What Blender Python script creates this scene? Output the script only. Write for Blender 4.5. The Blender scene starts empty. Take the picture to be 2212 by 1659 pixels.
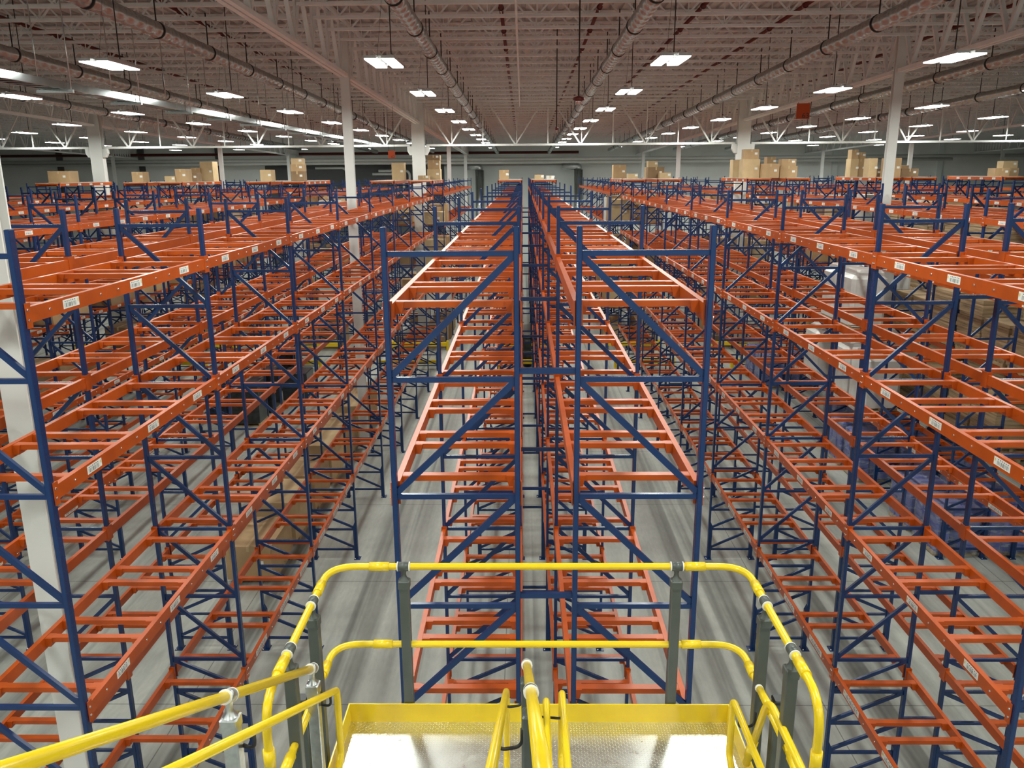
import bpy, math, random
from mathutils import Vector, Matrix
random.seed(7)
S = bpy.context.scene
COL = S.collection

# ------------------------------------------------------------------ camera
ZC = 8.7027
F_PX, PITCH, YAW, ROLL = 1766.66, .2535, .0145, -.007
cy_, sy_ = math.cos(YAW), math.sin(YAW)
fwd = Vector((-sy_ * math.cos(PITCH), cy_ * math.cos(PITCH), -math.sin(PITCH)))
rgt = Vector((cy_, sy_, 0)); upv = rgt.cross(fwd)
r2 = math.cos(ROLL) * rgt + math.sin(ROLL) * upv
u2 = -math.sin(ROLL) * rgt + math.cos(ROLL) * upv
cam = bpy.data.cameras.new('camera'); camo = bpy.data.objects.new('camera', cam); COL.objects.link(camo)
cam.sensor_width = 36; cam.lens = F_PX / 2212 * 36; cam.clip_start = .05; cam.clip_end = 400
M = Matrix(((r2.x, u2.x, -fwd.x, 0), (r2.y, u2.y, -fwd.y, 0), (r2.z, u2.z, -fwd.z, ZC), (0, 0, 0, 1)))
camo.matrix_world = M
S.camera = camo
def pj(x, y, z):
    d = Vector((x, y, z - ZC)); w = d.dot(fwd)
    if w < .2: return None
    return 1106 + F_PX * d.dot(r2) / w, 829.5 - F_PX * d.dot(u2) / w
def seen(x0, x1, y0, y1, z0, z1, m=260):
    ps = [pj(x, y, z) for x in (x0, x1) for y in (y0, y1) for z in (z0, z1)]
    ps = [p for p in ps if p]
    if not ps: return False
    return (max(p[0] for p in ps) > -m and min(p[0] for p in ps) < 2212 + m and
            max(p[1] for p in ps) > -m and min(p[1] for p in ps) < 1659 + m)

# ------------------------------------------------------------------ world, exposure, light strengths
w = bpy.data.worlds.new('world'); S.world = w; w.use_nodes = True
w.node_tree.nodes['Background'].inputs[0].default_value = (.5, .5, .5, 1)
w.node_tree.nodes['Background'].inputs[1].default_value = .02
S.view_settings.view_transform = 'Standard'; S.view_settings.look = 'None'
S.view_settings.gamma = 1; S.view_settings.use_curve_mapping = False
S.view_settings.exposure = 0.5
PANEL = 14.0            # glow of each ceiling light panel
LAMP_W = 90.0           # downlight of each twin-panel fixture
LAMP_SPREAD = math.radians(178)
S.cycles.max_bounces = 6; S.cycles.diffuse_bounces = 3; S.cycles.glossy_bounces = 3
S.cycles.use_adaptive_sampling = True; S.cycles.adaptive_threshold = .03
S.cycles.transparent_max_bounces = 8
S.cycles.sample_clamp_indirect = 8

# ------------------------------------------------------------------ materials
def mat(name, col, rough=.5, metal=0, spec=.5, noise=None, bump=None, emit=None):
    m = bpy.data.materials.new(name); m.use_nodes = True
    nt = m.node_tree; b = nt.nodes['Principled BSDF']
    b.inputs['Base Color'].default_value = (*col, 1); b.inputs['Roughness'].default_value = rough
    b.inputs['Metallic'].default_value = metal; b.inputs['Specular IOR Level'].default_value = spec
    if noise:      # (scale, amount[, stretch])
        tc = nt.nodes.new('ShaderNodeTexCoord'); n = nt.nodes.new('ShaderNodeTexNoise')
        mp = nt.nodes.new('ShaderNodeMapping'); nt.links.new(tc.outputs['Object'], mp.inputs[0])
        if len(noise) > 2: mp.inputs['Scale'].default_value = noise[2]
        nt.links.new(mp.outputs[0], n.inputs['Vector']); n.inputs['Scale'].default_value = noise[0]
        n.inputs['Detail'].default_value = 4
        r = nt.nodes.new('ShaderNodeValToRGB'); a = noise[1]
        r.color_ramp.elements[0].position = .3; r.color_ramp.elements[1].position = .7
        r.color_ramp.elements[0].color = (*[max(0, c * (1 - a)) for c in col], 1)
        r.color_ramp.elements[1].color = (*[min(1, c * (1 + a)) for c in col], 1)
        nt.links.new(n.outputs['Fac'], r.inputs[0]); nt.links.new(r.outputs[0], b.inputs['Base Color'])
        if bump:
            bp = nt.nodes.new('ShaderNodeBump'); bp.inputs['Strength'].default_value = bump
            bp.inputs['Distance'].default_value = .01
            nt.links.new(n.outputs['Fac'], bp.inputs['Height']); nt.links.new(bp.outputs[0], b.inputs['Normal'])
    if emit:
        b.inputs['Emission Color'].default_value = (*emit[0], 1); b.inputs['Emission Strength'].default_value = emit[1]
    return m
ORANGE = mat('orange_paint', (.46, .074, .0055), .32, spec=.45, noise=(6, .1))
BLUE = mat('blue_paint', (.006, .03, .112), .26, noise=(5, .12))
YELLOW = mat('yellow_paint', (.80, .56, .012), .26, noise=(7, .04))
GREYP = mat('grey_post_paint', (.075, .085, .075), .38, noise=(8, .08))
GALV = mat('galvanised_steel', (.62, .64, .64), .34, 1, noise=(30, .12))
STEEL = mat('bright_steel', (.75, .76, .76), .25, 1)
DUCT = mat('spiral_duct_steel', (.46, .47, .465), .27, 1, noise=(14, .12))
WHITE = mat('white_column_paint', (.78, .78, .75), .5, noise=(2, .03))
ROOFW = mat('roof_steel_white', (.84, .85, .84), .6, noise=(3, .05))
DECK = mat('roof_deck_white', (.56, .57, .56), .7, noise=(.6, .1))
BLACK = mat('black_plastic', (.012, .012, .013), .42)
DARK = mat('dark_hole', (.002, .008, .03), .8)
CORD = mat('black_cord', (.02, .018, .016), .6)
RED = mat('red_pipe', (.13, .015, .012), .45)
CARD = mat('cardboard', (.46, .30, .155), .75, noise=(3, .08))
CARD2 = mat('pale_cardboard', (.56, .40, .22), .75, noise=(3, .08))
CARD3 = mat('dark_cardboard', (.27, .17, .09), .8, noise=(3, .12))
WOOD = mat('pallet_wood', (.50, .36, .19), .8, noise=(9, .2))
PAPER = mat('label_paper', (.82, .82, .78), .5)
INK = mat('label_ink', (.06, .06, .06), .6)
TRAYM = mat('tray_steel', (.42, .44, .44), .17, 1, noise=(4, .15))
INKY = mat('label_yellow_mark', (.75, .55, .05), .5)
BLUEBAG = mat('blue_plastic', (.075, .10, .42), .28, noise=(5, .25))
WHITEWRAP = mat('white_wrap', (.70, .69, .66), .3, noise=(4, .08), bump=.6)
DARKWRAP = mat('dark_wrap', (.03, .032, .037), .22, noise=(6, .4), bump=.6)
WALLM = mat('wall_paint', (.88, .90, .87), .8, noise=(.4, .06))
WALLW = mat('white_wall_panel', (.80, .85, .83), .8, noise=(.4, .04))
WALLG = mat('dark_wall_panel', (.10, .105, .105), .7, noise=(.5, .1))
SIGNO = mat('orange_sign', (.62, .09, .012), .55)
WOODDECK = mat('particle_board', (.50, .42, .36), .8, noise=(6, .12))
WHITEP = mat('housing_white', (.6, .6, .6), .4)
LAMP = mat('lamp_panel', (.9, .9, .9), .5, emit=((.94, 1.0, .93), PANEL))

def film_mat():
    m = bpy.data.materials.new('stretch_film'); m.use_nodes = True; nt = m.node_tree; nt.nodes.clear()
    out = nt.nodes.new('ShaderNodeOutputMaterial'); mx = nt.nodes.new('ShaderNodeMixShader')
    tr = nt.nodes.new('ShaderNodeBsdfTransparent'); gl = nt.nodes.new('ShaderNodeBsdfPrincipled')
    gl.inputs['Base Color'].default_value = (.55, .6, .68, 1); gl.inputs['Roughness'].default_value = .16
    n = nt.nodes.new('ShaderNodeTexNoise'); n.inputs['Scale'].default_value = 5; n.inputs['Detail'].default_value = 6
    tc = nt.nodes.new('ShaderNodeTexCoord'); mp = nt.nodes.new('ShaderNodeMapping'); mp.inputs['Scale'].default_value = (1, 1, 3)
    nt.links.new(tc.outputs['Object'], mp.inputs[0]); nt.links.new(mp.outputs[0], n.inputs['Vector'])
    bp = nt.nodes.new('ShaderNodeBump'); bp.inputs['Strength'].default_value = .9; bp.inputs['Distance'].default_value = .03
    nt.links.new(n.outputs['Fac'], bp.inputs['Height']); nt.links.new(bp.outputs[0], gl.inputs['Normal'])
    r = nt.nodes.new('ShaderNodeMapRange'); r.inputs[1].default_value = .35; r.inputs[2].default_value = .75
    r.inputs[3].default_value = .08; r.inputs[4].default_value = .6
    nt.links.new(n.outputs['Fac'], r.inputs[0]); nt.links.new(r.outputs[0], mx.inputs[0])
    nt.links.new(tr.outputs[0], mx.inputs[1]); nt.links.new(gl.outputs[0], mx.inputs[2]); nt.links.new(mx.outputs[0], out.inputs[0])
    return m
FILM = film_mat()

def stack_mat():
    m = mat('stacked_board', (.42, .29, .16), .8); nt = m.node_tree; b = nt.nodes['Principled BSDF']
    tc = nt.nodes.new('ShaderNodeTexCoord'); mp = nt.nodes.new('ShaderNodeMapping'); mp.inputs['Scale'].default_value = (.6, .6, 14)
    n = nt.nodes.new('ShaderNodeTexNoise'); n.inputs['Scale'].default_value = 2; n.inputs['Detail'].default_value = 5
    nt.links.new(tc.outputs['Object'], mp.inputs[0]); nt.links.new(mp.outputs[0], n.inputs['Vector'])
    r = nt.nodes.new('ShaderNodeValToRGB'); r.color_ramp.elements[0].position = .32; r.color_ramp.elements[1].position = .68
    r.color_ramp.elements[0].color = (.20, .13, .07, 1); r.color_ramp.elements[1].color = (.52, .38, .22, 1)
    nt.links.new(n.outputs['Fac'], r.inputs[0]); nt.links.new(r.outputs[0], b.inputs['Base Color'])
    return m
STACK = stack_mat()

def floor_mat():
    m = mat('concrete_floor', (.4, .4, .37), .42); nt = m.node_tree; b = nt.nodes['Principled BSDF']; L = nt.links.new
    tc = nt.nodes.new('ShaderNodeTexCoord')
    def noise(sc, scale, det=4):
        mp = nt.nodes.new('ShaderNodeMapping'); mp.inputs['Scale'].default_value = sc
        n = nt.nodes.new('ShaderNodeTexNoise'); n.inputs['Scale'].default_value = scale; n.inputs['Detail'].default_value = det
        L(tc.outputs['Object'], mp.inputs[0]); L(mp.outputs[0], n.inputs['Vector']); return n
    def ramp(n, p0, c0, p1, c1):
        r = nt.nodes.new('ShaderNodeValToRGB'); e = r.color_ramp.elements
        e[0].position = p0; e[0].color = (c0, c0, c0, 1); e[1].position = p1; e[1].color = (c1, c1, c1, 1)
        L(n.outputs['Fac'], r.inputs[0]); return r
    def mul(a, bb, f=1.):
        x = nt.nodes.new('ShaderNodeMixRGB'); x.blend_type = 'MULTIPLY'; x.inputs[0].default_value = f
        L(a, x.inputs[1]); L(bb, x.inputs[2]); return x.outputs[0]
    streak = ramp(noise((2.2, .05, 1), 1.0, 3), .36, .62, .6, 1.05)
    tyre = ramp(noise((3.6, .025, 1), 1.0, 2), .34, .5, .46, 1.0)
    cloud = ramp(noise((1, 1, 1), .55, 5), .3, .85, .7, 1.1)
    fine = ramp(noise((1, .3, 1), 14, 6), .3, .92, .7, 1.06)
    base = nt.nodes.new('ShaderNodeRGB'); base.outputs[0].default_value = (.445, .455, .415, 1)
    c = mul(mul(mul(mul(base.outputs[0], streak.outputs[0]), tyre.outputs[0]), cloud.outputs[0]), fine.outputs[0])
    # saw-cut joints every 3.8 m along, a few across
    sx = nt.nodes.new('ShaderNodeSeparateXYZ'); L(tc.outputs['Object'], sx.inputs[0])
    def joint(out, off, per):
        a = nt.nodes.new('ShaderNodeMath'); a.operation = 'ADD'; a.inputs[1].default_value = off; L(out, a.inputs[0])
        p = nt.nodes.new('ShaderNodeMath'); p.operation = 'PINGPONG'; p.inputs[1].default_value = per / 2; L(a.outputs[0], p.inputs[0])
        g = nt.nodes.new('ShaderNodeMapRange'); g.inputs[1].default_value = .006; g.inputs[2].default_value = .012
        g.inputs[3].default_value = .45; g.inputs[4].default_value = 1; L(p.outputs[0], g.inputs[0]); return g.outputs[0]
    c = mul(c, joint(sx.outputs['Y'], .9, 4.3)); c = mul(c, joint(sx.outputs['X'], .35, 5.38))
    L(c, b.inputs['Base Color'])
    rr = nt.nodes.new('ShaderNodeMapRange'); rr.inputs[3].default_value = .34; rr.inputs[4].default_value = .55
    L(noise((1, .2, 1), 1.3, 4).outputs['Fac'], rr.inputs[0]); L(rr.outputs[0], b.inputs['Roughness'])
    b.inputs['Specular IOR Level'].default_value = .4
    return m
FLOOR = floor_mat()

def plate_mat():
    m = mat('tread_plate', (.80, .81, .80), .3, 1); nt = m.node_tree; b = nt.nodes['Principled BSDF']; L = nt.links.new
    def mth(op, a, bb=None, c=None):
        x = nt.nodes.new('ShaderNodeMath'); x.operation = op
        for i, v in enumerate((a, bb, c)):
            if v is None: continue
            if isinstance(v, (int, float)): x.inputs[i].default_value = v
            else: L(v, x.inputs[i])
        return x.outputs[0]
    tc = nt.nodes.new('ShaderNodeTexCoord'); sx = nt.nodes.new('ShaderNodeSeparateXYZ'); L(tc.outputs['Object'], sx.inputs[0])
    P = 1 / .0172
    u = mth('MULTIPLY', sx.outputs['X'], P); v = mth('MULTIPLY', sx.outputs['Y'], P)
    fu, fv = mth('FLOOR', u), mth('FLOOR', v)
    lu, lv = mth('SUBTRACT', mth('SUBTRACT', u, fu), .5), mth('SUBTRACT', mth('SUBTRACT', v, fv), .5)
    par = mth('PINGPONG', mth('ADD', fu, fv), 1)
    sg = mth('SUBTRACT', mth('MULTIPLY', par, 2), 1)
    a = mth('MULTIPLY', mth('ADD', lu, mth('MULTIPLY', lv, sg)), .7071)
    c = mth('MULTIPLY', mth('SUBTRACT', lv, mth('MULTIPLY', lu, sg)), .7071)
    d = mth('SQRT', mth('ADD', mth('POWER', mth('MULTIPLY', a, 2.1), 2), mth('POWER', mth('MULTIPLY', c, 6.5), 2)))
    h = nt.nodes.new('ShaderNodeMapRange'); h.inputs[1].default_value = 1.0; h.inputs[2].default_value = .45
    h.inputs[3].default_value = 0; h.inputs[4].default_value = 1; L(d, h.inputs[0])
    bp = nt.nodes.new('ShaderNodeBump'); bp.inputs['Strength'].default_value = 1; bp.inputs['Distance'].default_value = .002
    L(h.outputs[0], bp.inputs['Height']); L(bp.outputs[0], b.inputs['Normal'])
    n = nt.nodes.new('ShaderNodeTexNoise'); n.inputs['Scale'].default_value = 25; L(tc.outputs['Object'], n.inputs['Vector'])
    r = nt.nodes.new('ShaderNodeMapRange'); r.inputs[3].default_value = .22; r.inputs[4].default_value = .4
    L(n.outputs['Fac'], r.inputs[0]); L(r.outputs[0], b.inputs['Roughness'])
    return m
PLATE = plate_mat()

# ------------------------------------------------------------------ mesh helpers
class MB:
    def __init__(s): s.v = []; s.f = []; s.m = []; s.s = []; s.mats = []
    def mi(s, m):
        if m not in s.mats: s.mats.append(m)
        return s.mats.index(m)
    def add(s, vs, fs, m, smooth=False):
        o = len(s.v); s.v += [tuple(p) for p in vs]; k = s.mi(m)
        for f in fs: s.f.append(tuple(i + o for i in f)); s.m.append(k); s.s.append(smooth)
        return s
    def box(s, x0, x1, y0, y1, z0, z1, m):
        return s.add([(x0, y0, z0), (x1, y0, z0), (x1, y1, z0), (x0, y1, z0), (x0, y0, z1), (x1, y0, z1), (x1, y1, z1), (x0, y1, z1)],
                     [(3, 2, 1, 0), (4, 5, 6, 7), (0, 1, 5, 4), (1, 2, 6, 5), (2, 3, 7, 6), (3, 0, 4, 7)], m)
    def cbox(s, x0, x1, y0, y1, z0, z1, m, c=.01):
        # box with chamfered vertical edges and top rim
        def ring(i, z): return [(x0 + i + c, y0 + i, z), (x1 - i - c, y0 + i, z), (x1 - i, y0 + i + c, z), (x1 - i, y1 - i - c, z),
                                (x1 - i - c, y1 - i, z), (x0 + i + c, y1 - i, z), (x0 + i, y1 - i - c, z), (x0 + i, y0 + i + c, z)]
        vs = ring(0, z0) + ring(0, z1 - c) + ring(c, z1)
        fs = [tuple(range(7, -1, -1)), tuple(range(16, 24))]
        for b in (0, 8): fs += [(b + i, b + (i + 1) % 8, b + 8 + (i + 1) % 8, b + 8 + i) for i in range(8)]
        return s.add(vs, fs, m)
    def bar(s, p, q, a, b, m, up=(0, 0, 1)):
        # rectangular bar from p to q; a = size along side axis, b = size along the up-ish axis
        p, q = Vector(p), Vector(q); d = (q - p).normalized(); u = Vector(up)
        if abs(d.dot(u)) > .98: u = Vector((0, 1, 0))
        sd = d.cross(u).normalized(); u = sd.cross(d).normalized()
        c = [(-1, -1), (1, -1), (1, 1), (-1, 1)]
        vs = [p + sd * (i * a / 2) + u * (j * b / 2) for i, j in c] + [q + sd * (i * a / 2) + u * (j * b / 2) for i, j in c]
        return s.add(vs, [(0, 1, 2, 3), (7, 6, 5, 4), (0, 4, 5, 1), (1, 5, 6, 2), (2, 6, 7, 3), (3, 7, 4, 0)], m)
    def tube(s, pts, r, m, n=12, closed=False, caps=True):
        pts = [Vector(p) for p in pts]; N = len(pts); vs = []; fs = []
        t0 = (pts[1] - pts[0]).normalized(); u = Vector((0, 0, 1))
        if abs(t0.dot(u)) > .9: u = Vector((0, 1, 0))
        u = (u - t0 * u.dot(t0)).normalized()
        for i in range(N):
            if closed: t = (pts[(i + 1) % N] - pts[i - 1]).normalized()
            else: t = (pts[min(i + 1, N - 1)] - pts[max(i - 1, 0)]).normalized()
            u = (u - t * u.dot(t)).normalized(); v = t.cross(u)
            rr = r[i] if isinstance(r, (list, tuple)) else r
            for k in range(n):
                a = 2 * math.pi * k / n; vs.append(pts[i] + (u * math.cos(a) + v * math.sin(a)) * rr)
        for i in range(N if closed else N - 1):
            j = (i + 1) % N
            for k in range(n): fs.append((i * n + k, i * n + (k + 1) % n, j * n + (k + 1) % n, j * n + k))
        s.add(vs, fs, m, True)
        if caps and not closed:
            o = len(s.v) - len(vs); km = s.mi(m)
            for f in (tuple(o + k for k in range(n - 1, -1, -1)), tuple(o + (N - 1) * n + k for k in range(n))):
                s.f.append(f); s.m.append(km); s.s.append(False)
        return s
    def lathe(s, prof, cx, cy, m, n=16):
        vs = []; fs = []
        for r, z in prof: vs += [(cx + r * math.cos(2 * math.pi * k / n), cy + r * math.sin(2 * math.pi * k / n), z) for k in range(n)]
        for i in range(len(prof) - 1):
            for k in range(n): fs.append((i * n + k, i * n + (k + 1) % n, (i + 1) * n + (k + 1) % n, (i + 1) * n + k))
        return s.add(vs, fs, m, True)
    def mesh(s, name):
        me = bpy.data.meshes.new(name); me.from_pydata(s.v, [], s.f)
        for m in s.mats: me.materials.append(m)
        me.polygons.foreach_set('material_index', s.m); me.polygons.foreach_set('use_smooth', s.s); me.update()
        return me
def fillet(pts, r, n=6):
    pts = [Vector(p) for p in pts]; out = [pts[0]]
    for i in range(1, len(pts) - 1):
        a, b, c = pts[i - 1], pts[i], pts[i + 1]; d1 = (a - b).normalized(); d2 = (c - b).normalized()
        ang = d1.angle(d2); k = min(r / math.tan(ang / 2), .49 * (a - b).length, .49 * (c - b).length)
        p, q = b + d1 * k, b + d2 * k
        for j in range(n + 1):
            t = j / n; out.append(p * (1 - t) ** 2 + b * 2 * t * (1 - t) + q * t * t)
    out.append(pts[-1]); return out

def link(name, data, parent=None, loc=(0, 0, 0), rot=None):
    o = bpy.data.objects.new(name, data); COL.objects.link(o); o.location = loc
    if rot: o.rotation_euler = rot
    if parent: o.parent = parent
    return o
def thing(name, label, cat, loc=(0, 0, 0), group=None, data=None, rot=None):
    o = link(name, data, None, loc, rot); o['label'] = label; o['category'] = cat
    if group: o['group'] = group
    return o
def struct(name, data, loc=(0, 0, 0), label=None):
    o = link(name, data, None, loc); o['kind'] = 'structure'
    if label: o['label'] = label
    return o
ORD = ['first', 'second', 'third', 'fourth', 'fifth', 'sixth', 'seventh', 'eighth', 'ninth', 'tenth', 'eleventh', 'twelfth', 'thirteenth', 'fourteenth', 'fifteenth']

# ------------------------------------------------------------------ room shell
X0, X1, Y0, Y1 = -62, 66, -16, 82
SL = -.0216
def deckz(y): return 13.66 + SL * y
def joistz(y): return 12.88 + SL * y       # underside of the joists
def girdz(y): return 11.955 + SL * y       # underside of the girders
struct('floor', MB().add([(X0, Y0, 0), (X1, Y0, 0), (X1, Y1, 0), (X0, Y1, 0)], [(0, 1, 2, 3)], FLOOR).mesh('floor'))
cb = MB()
for k in range(int((X1 - X0) / .3)):        # ribbed deck
    x = X0 + k * .3
    prof = [(x, 0), (x + .17, 0), (x + .19, .06), (x + .28, .06), (x + .3, 0)]
    vs = [(px, yy, deckz(yy) + dz) for yy in (Y0, Y1) for px, dz in prof]
    cb.add(vs, [(i, i + 5, i + 6, i + 1) for i in range(4)], DECK)
struct('ceiling', cb.mesh('ceiling'))
def wall(name, a, b, m):
    struct(name, MB().box(min(a[0], b[0]), max(a[0], b[0]), min(a[1], b[1]), max(a[1], b[1]), 0, 14, m).mesh(name))
wall('wall_far', (X0, Y1), (X1, Y1 + .3), WALLM)
wall('wall_left', (X0 - .3, Y0), (X0, Y1), WALLM)
wall('wall_right', (X1, Y0), (X1 + .3, Y1), WALLM)
wall('wall_back', (X0, Y0 - .3), (X1, Y0), WALLM)
pw = MB().box(-7.6, 5.0, Y1 - .25, Y1 - .02, 0, 9.3, WALLW); struct('wall_panel', pw.mesh('wall_panel'), label='pale white wall panel at the far end of the hall')
pw = MB().box(-25, -7.62, Y1 - .25, Y1 - .02, 0, 9.45, WALLG); struct('wall_panel', pw.mesh('wall_panel'), label='dark grey wall panel left of the pale one')
for i, x in enumerate((-45, -37, -29.5, 12.5, 20.5, 30, 40)):
    struct('trim_%d' % (i + 1), MB().box(x - .25, x + .25, Y1 - .3, Y1 - .02, 0, 12, WALLG if x < 0 else WALLW).mesh('trim'))

# steel columns, girders, joists, cross truss
GX = [-37.45, -21.35, -5.2, 10.93, 27.1, 43.2]
GY = [-9.0, 8.2, 25.4, 42.4, 59.7, 77.0]
def column_mesh(h, wid, dep, wide):
    b = MB(); t = .022
    b.box(-wid / 2, wid / 2, -dep / 2, -dep / 2 + t, .03, h, WHITE); b.box(-wid / 2, wid / 2, dep / 2 - t, dep / 2, .03, h, WHITE)
    b.box(-.01, .01, -dep / 2 + t, dep / 2 - t, .03, h, WHITE)
    b.box(-wid / 2 - .08, wid / 2 + .08, -dep / 2 - .08, dep / 2 + .08, 0, .03, WHITE)
    if wide:
        b.box(-wid / 2 + .02, wid / 2 - .02, -dep / 2 + t, dep / 2 - t, .03, 9.9, WHITE)
        for s in (-1, 1):      # truss seat brackets
            b.add([(s * wid / 2, -.12, 9.98), (s * (wid / 2 + .24), -.12, 9.98), (s * (wid / 2 + .24), -.12, 9.75), (s * (wid / 2 + .12), -.12, 9.55), (s * wid / 2, -.12, 9.55),
                   (s * wid / 2, .12, 9.98), (s * (wid / 2 + .24), .12, 9.98), (s * (wid / 2 + .24), .12, 9.75), (s * (wid / 2 + .12), .12, 9.55), (s * wid / 2, .12, 9.55)],
                  [(0, 1, 2, 3, 4), (9, 8, 7, 6, 5), (0, 5, 6, 1), (1, 6, 7, 2), (2, 7, 8, 3), (3, 8, 9, 4), (4, 9, 5, 0)], WHITE)
    return b.mesh('steel_column')
colm = {}
for j, y in enumerate(GY[1:]):
    wide = abs(y - 42.4) < .1; h = deckz(y) - .15
    if (wide, round(h, 2)) not in colm: colm[(wide, round(h, 2))] = column_mesh(h, .62 if wide else .27, .34 if wide else .18, wide)
    for i, x in enumerate(GX):
        if seen(x - .3, x + .3, y, y, 0, 12):
            struct('steel_column', colm[(wide, round(h, 2))], (x - (.08 if (i, j) == (2, 0) else 0), y, 0),
                   'white steel roof column, %s from the left in the %s cross line of columns' % (ORD[i], ORD[j]))
def girder_mesh(y0, y1):
    b = MB(); Lg = y1 - y0
    def bz(y): return girdz(y0 + y)
    def tz(y): return joistz(y0 + y) + .62
    for s in (-.075, .075):
        b.bar((s, .2, bz(.2) + .05), (s, Lg - .2, bz(Lg - .2) + .05), .11, .1, ROOFW)
        b.bar((s, 0, tz(0)), (s, Lg, tz(Lg)), .11, .1, ROOFW)
    n = 11; st = Lg / n
    for k in range(n):
        ya, ym, yb = k * st, (k + .5) * st, (k + 1) * st
        b.bar((0, ya, tz(ya)), (0, ym, bz(ym) + .05), .1, .07, ROOFW); b.bar((0, ym, bz(ym) + .05), (0, yb, tz(yb)), .1, .07, ROOFW)
        b.bar((.05, ym, bz(ym) + .05), (.05, ym, tz(ym)), .05, .05, ROOFW)
    return b.mesh('roof_girder')
gm = [girder_mesh(GY[j], GY[j + 1]) for j in range(5)] + [None]
gend = girder_mesh(GY[5], Y1)
for i, x in enumerate(GX):
    for j in range(6):
        yb = GY[j + 1] if j < 5 else Y1
        if seen(x, x, max(GY[j], 3), yb, 10, 13):
            struct('roof_girder', gm[j] if j < 5 else gend, (x, GY[j], 0), 'pale steel lattice girder under the roof along the %s column line' % ORD[i])
def joist_mesh(Lj):
    b = MB(); H = .72
    b.bar((0, 0, .05), (Lj, 0, .05), .12, .07, ROOFW); b.bar((0, 0, H), (Lj, 0, H), .12, .05, ROOFW)
    n = 13; st = Lj / n
    for k in range(n):
        b.bar((k * st, 0, H), ((k + .5) * st, 0, .05), .04, .04, ROOFW, up=(0, 1, 0)); b.bar(((k + .5) * st, 0, .05), ((k + 1) * st, 0, H), .04, .04, ROOFW, up=(0, 1, 0))
        b.bar(((k + .5) * st, 0, .05), ((k + .5) * st, 0, H), .022, .022, ROOFW)
    return b.mesh('roof_joist')
jm = joist_mesh(16.13)
for k in range(44):
    y = 14.3 + k * 1.524
    for i in range(-1, 6):
        x = GX[0] - 16.13 if i < 0 else GX[i]
        if seen(x, x + 16.13, y, y, joistz(y), joistz(y) + .7, 60):
            struct('roof_joist', jm, (x, y, joistz(y)), 'pale open web steel joist running across under the roof deck')
# deep cross truss on the doubled columns
tm = MB(); TY = 42.4; Lt = 16.13; zb = 10.02; zt = joistz(TY) + .5
tm.bar((.4, 0, zb), (Lt - .4, 0, zb), .13, .1, WHITE); tm.bar((0, 0, zt), (Lt, 0, zt), .13, .1, ROOFW)
for k in range(5):
    xa = (k + .5) * Lt / 5
    for s in (-1, 1): tm.bar((xa, 0, zb), (xa + s * Lt / 10, 0, zt), .07, .07, WHITE)
    tm.bar((xa + .06, .05, zb), (xa + .06, .05, zt), .045, .045, WHITE)
    if k < 4: tm.bar((xa + Lt / 10, 0, zb), (xa + Lt / 10, 0, zt), .05, .05, WHITE)
tmm = tm.mesh('roof_truss')
for i, x in enumerate(GX[:-1] + [GX[0] - Lt]):
    if seen(x, x + Lt, TY, TY, 10, 12): struct('roof_truss', tmm, (x, TY, 0), 'white cross truss with V webs spanning between the doubled columns')

# ------------------------------------------------------------------ ducts, pipes, cable tray
def duct(x, z0, y0, y1, label, r=.175):
    t = thing('air_duct', label, 'duct', (x, y0, 0), 'spiral air ducts under the roof')
    b = MB(); n = 18; P = []; R = []
    Ld = y1 - y0; k = int(Ld / .22)
    for i in range(k + 1):
        y = i * Ld / k; z = z0 + SL * (y0 + y)
        P += [(0, y, z), (0, y + .015, z + SL * .015)]; R += [r, r - .006] if i % 2 else [r - .006, r]
    b.tube(P, R, DUCT, n); link('duct_pipe', b.mesh('duct_pipe'), t)
    c = MB().tube([(0, -.03, 0), (0, .03, 0)], r + .012, CORD, n).mesh('collar')
    h = MB().bar((0, 0, r), (0, 0, .95), .03, .006, CORD).mesh('hanger_strap')
    for i in range(int(Ld / 3.05)):
        y = 1.2 + i * 3.05; z = z0 + SL * (y0 + y)
        link('collar', c, t, (0, y, z)); link('hanger_strap', h, t, (0, y, z))
for x, z0, y1, nm in ((-2.36, 12.2, 79, 'over the aisle left of the centre racks'), (2.46, 12.2, 79, 'over the aisle right of the centre racks'),
                      (-8.05, 12.2, 76, 'second to the left, passing behind the near white column'), (7.75, 12.2, 76, 'second to the right, just left of the white column'),
                      (-13.1, 12.2, 76, 'third to the left of the hall middle'), (13.55, 12.2, 76, 'third to the right, behind the white column'),
                      (-18.4, 12.2, 70, 'leftmost of them, low in the upper left corner'), (18.15, 12.2, 76, 'rightmost of them, at the right edge')):
    duct(x, z0, 12, y1, 'long grey spiral air duct ' + nm)
def pipe(x, z0, y0, y1, r, m, name, label, cat, sl=SL, beads=True):
    b = MB().tube([(0, 0, z0 + sl * y0), (0, y1 - y0, z0 + sl * y1)], r, m, 8); t = thing(name, label, cat, (x, y0, 0), data=b.mesh(name))
    if beads:
        c = MB().tube([(0, -.06, 0), (0, .06, 0)], r + .025, m, 8).tube([(0, 0, 0), (0, 0, -.14)], .02, STEEL, 6).mesh('sprinkler_head')
        for k in range(int((y1 - y0) / 3.05)): link('sprinkler_head', c, t, (0, 1 + k * 3.05, z0 + sl * (y0 + 1 + k * 3.05)))
for x, nm in ((-.5, 'above the centre flue'), (1.82, 'right of the centre flue'), (4.25, 'between the two right-hand ducts'), (6.64, 'left of the second right-hand duct'),
              (11.6, 'behind the right-hand girder'), (-8.12, 'beside the second left-hand duct'), (-12.7, 'beside the third left-hand duct'), (17., 'at the right edge')):
    pipe(x * 1.06, 13.15, 12, 72, .05, RED, 'sprinkler_pipe', 'dark red sprinkler pipe in the roof joists, ' + nm, 'pipe')
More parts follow.
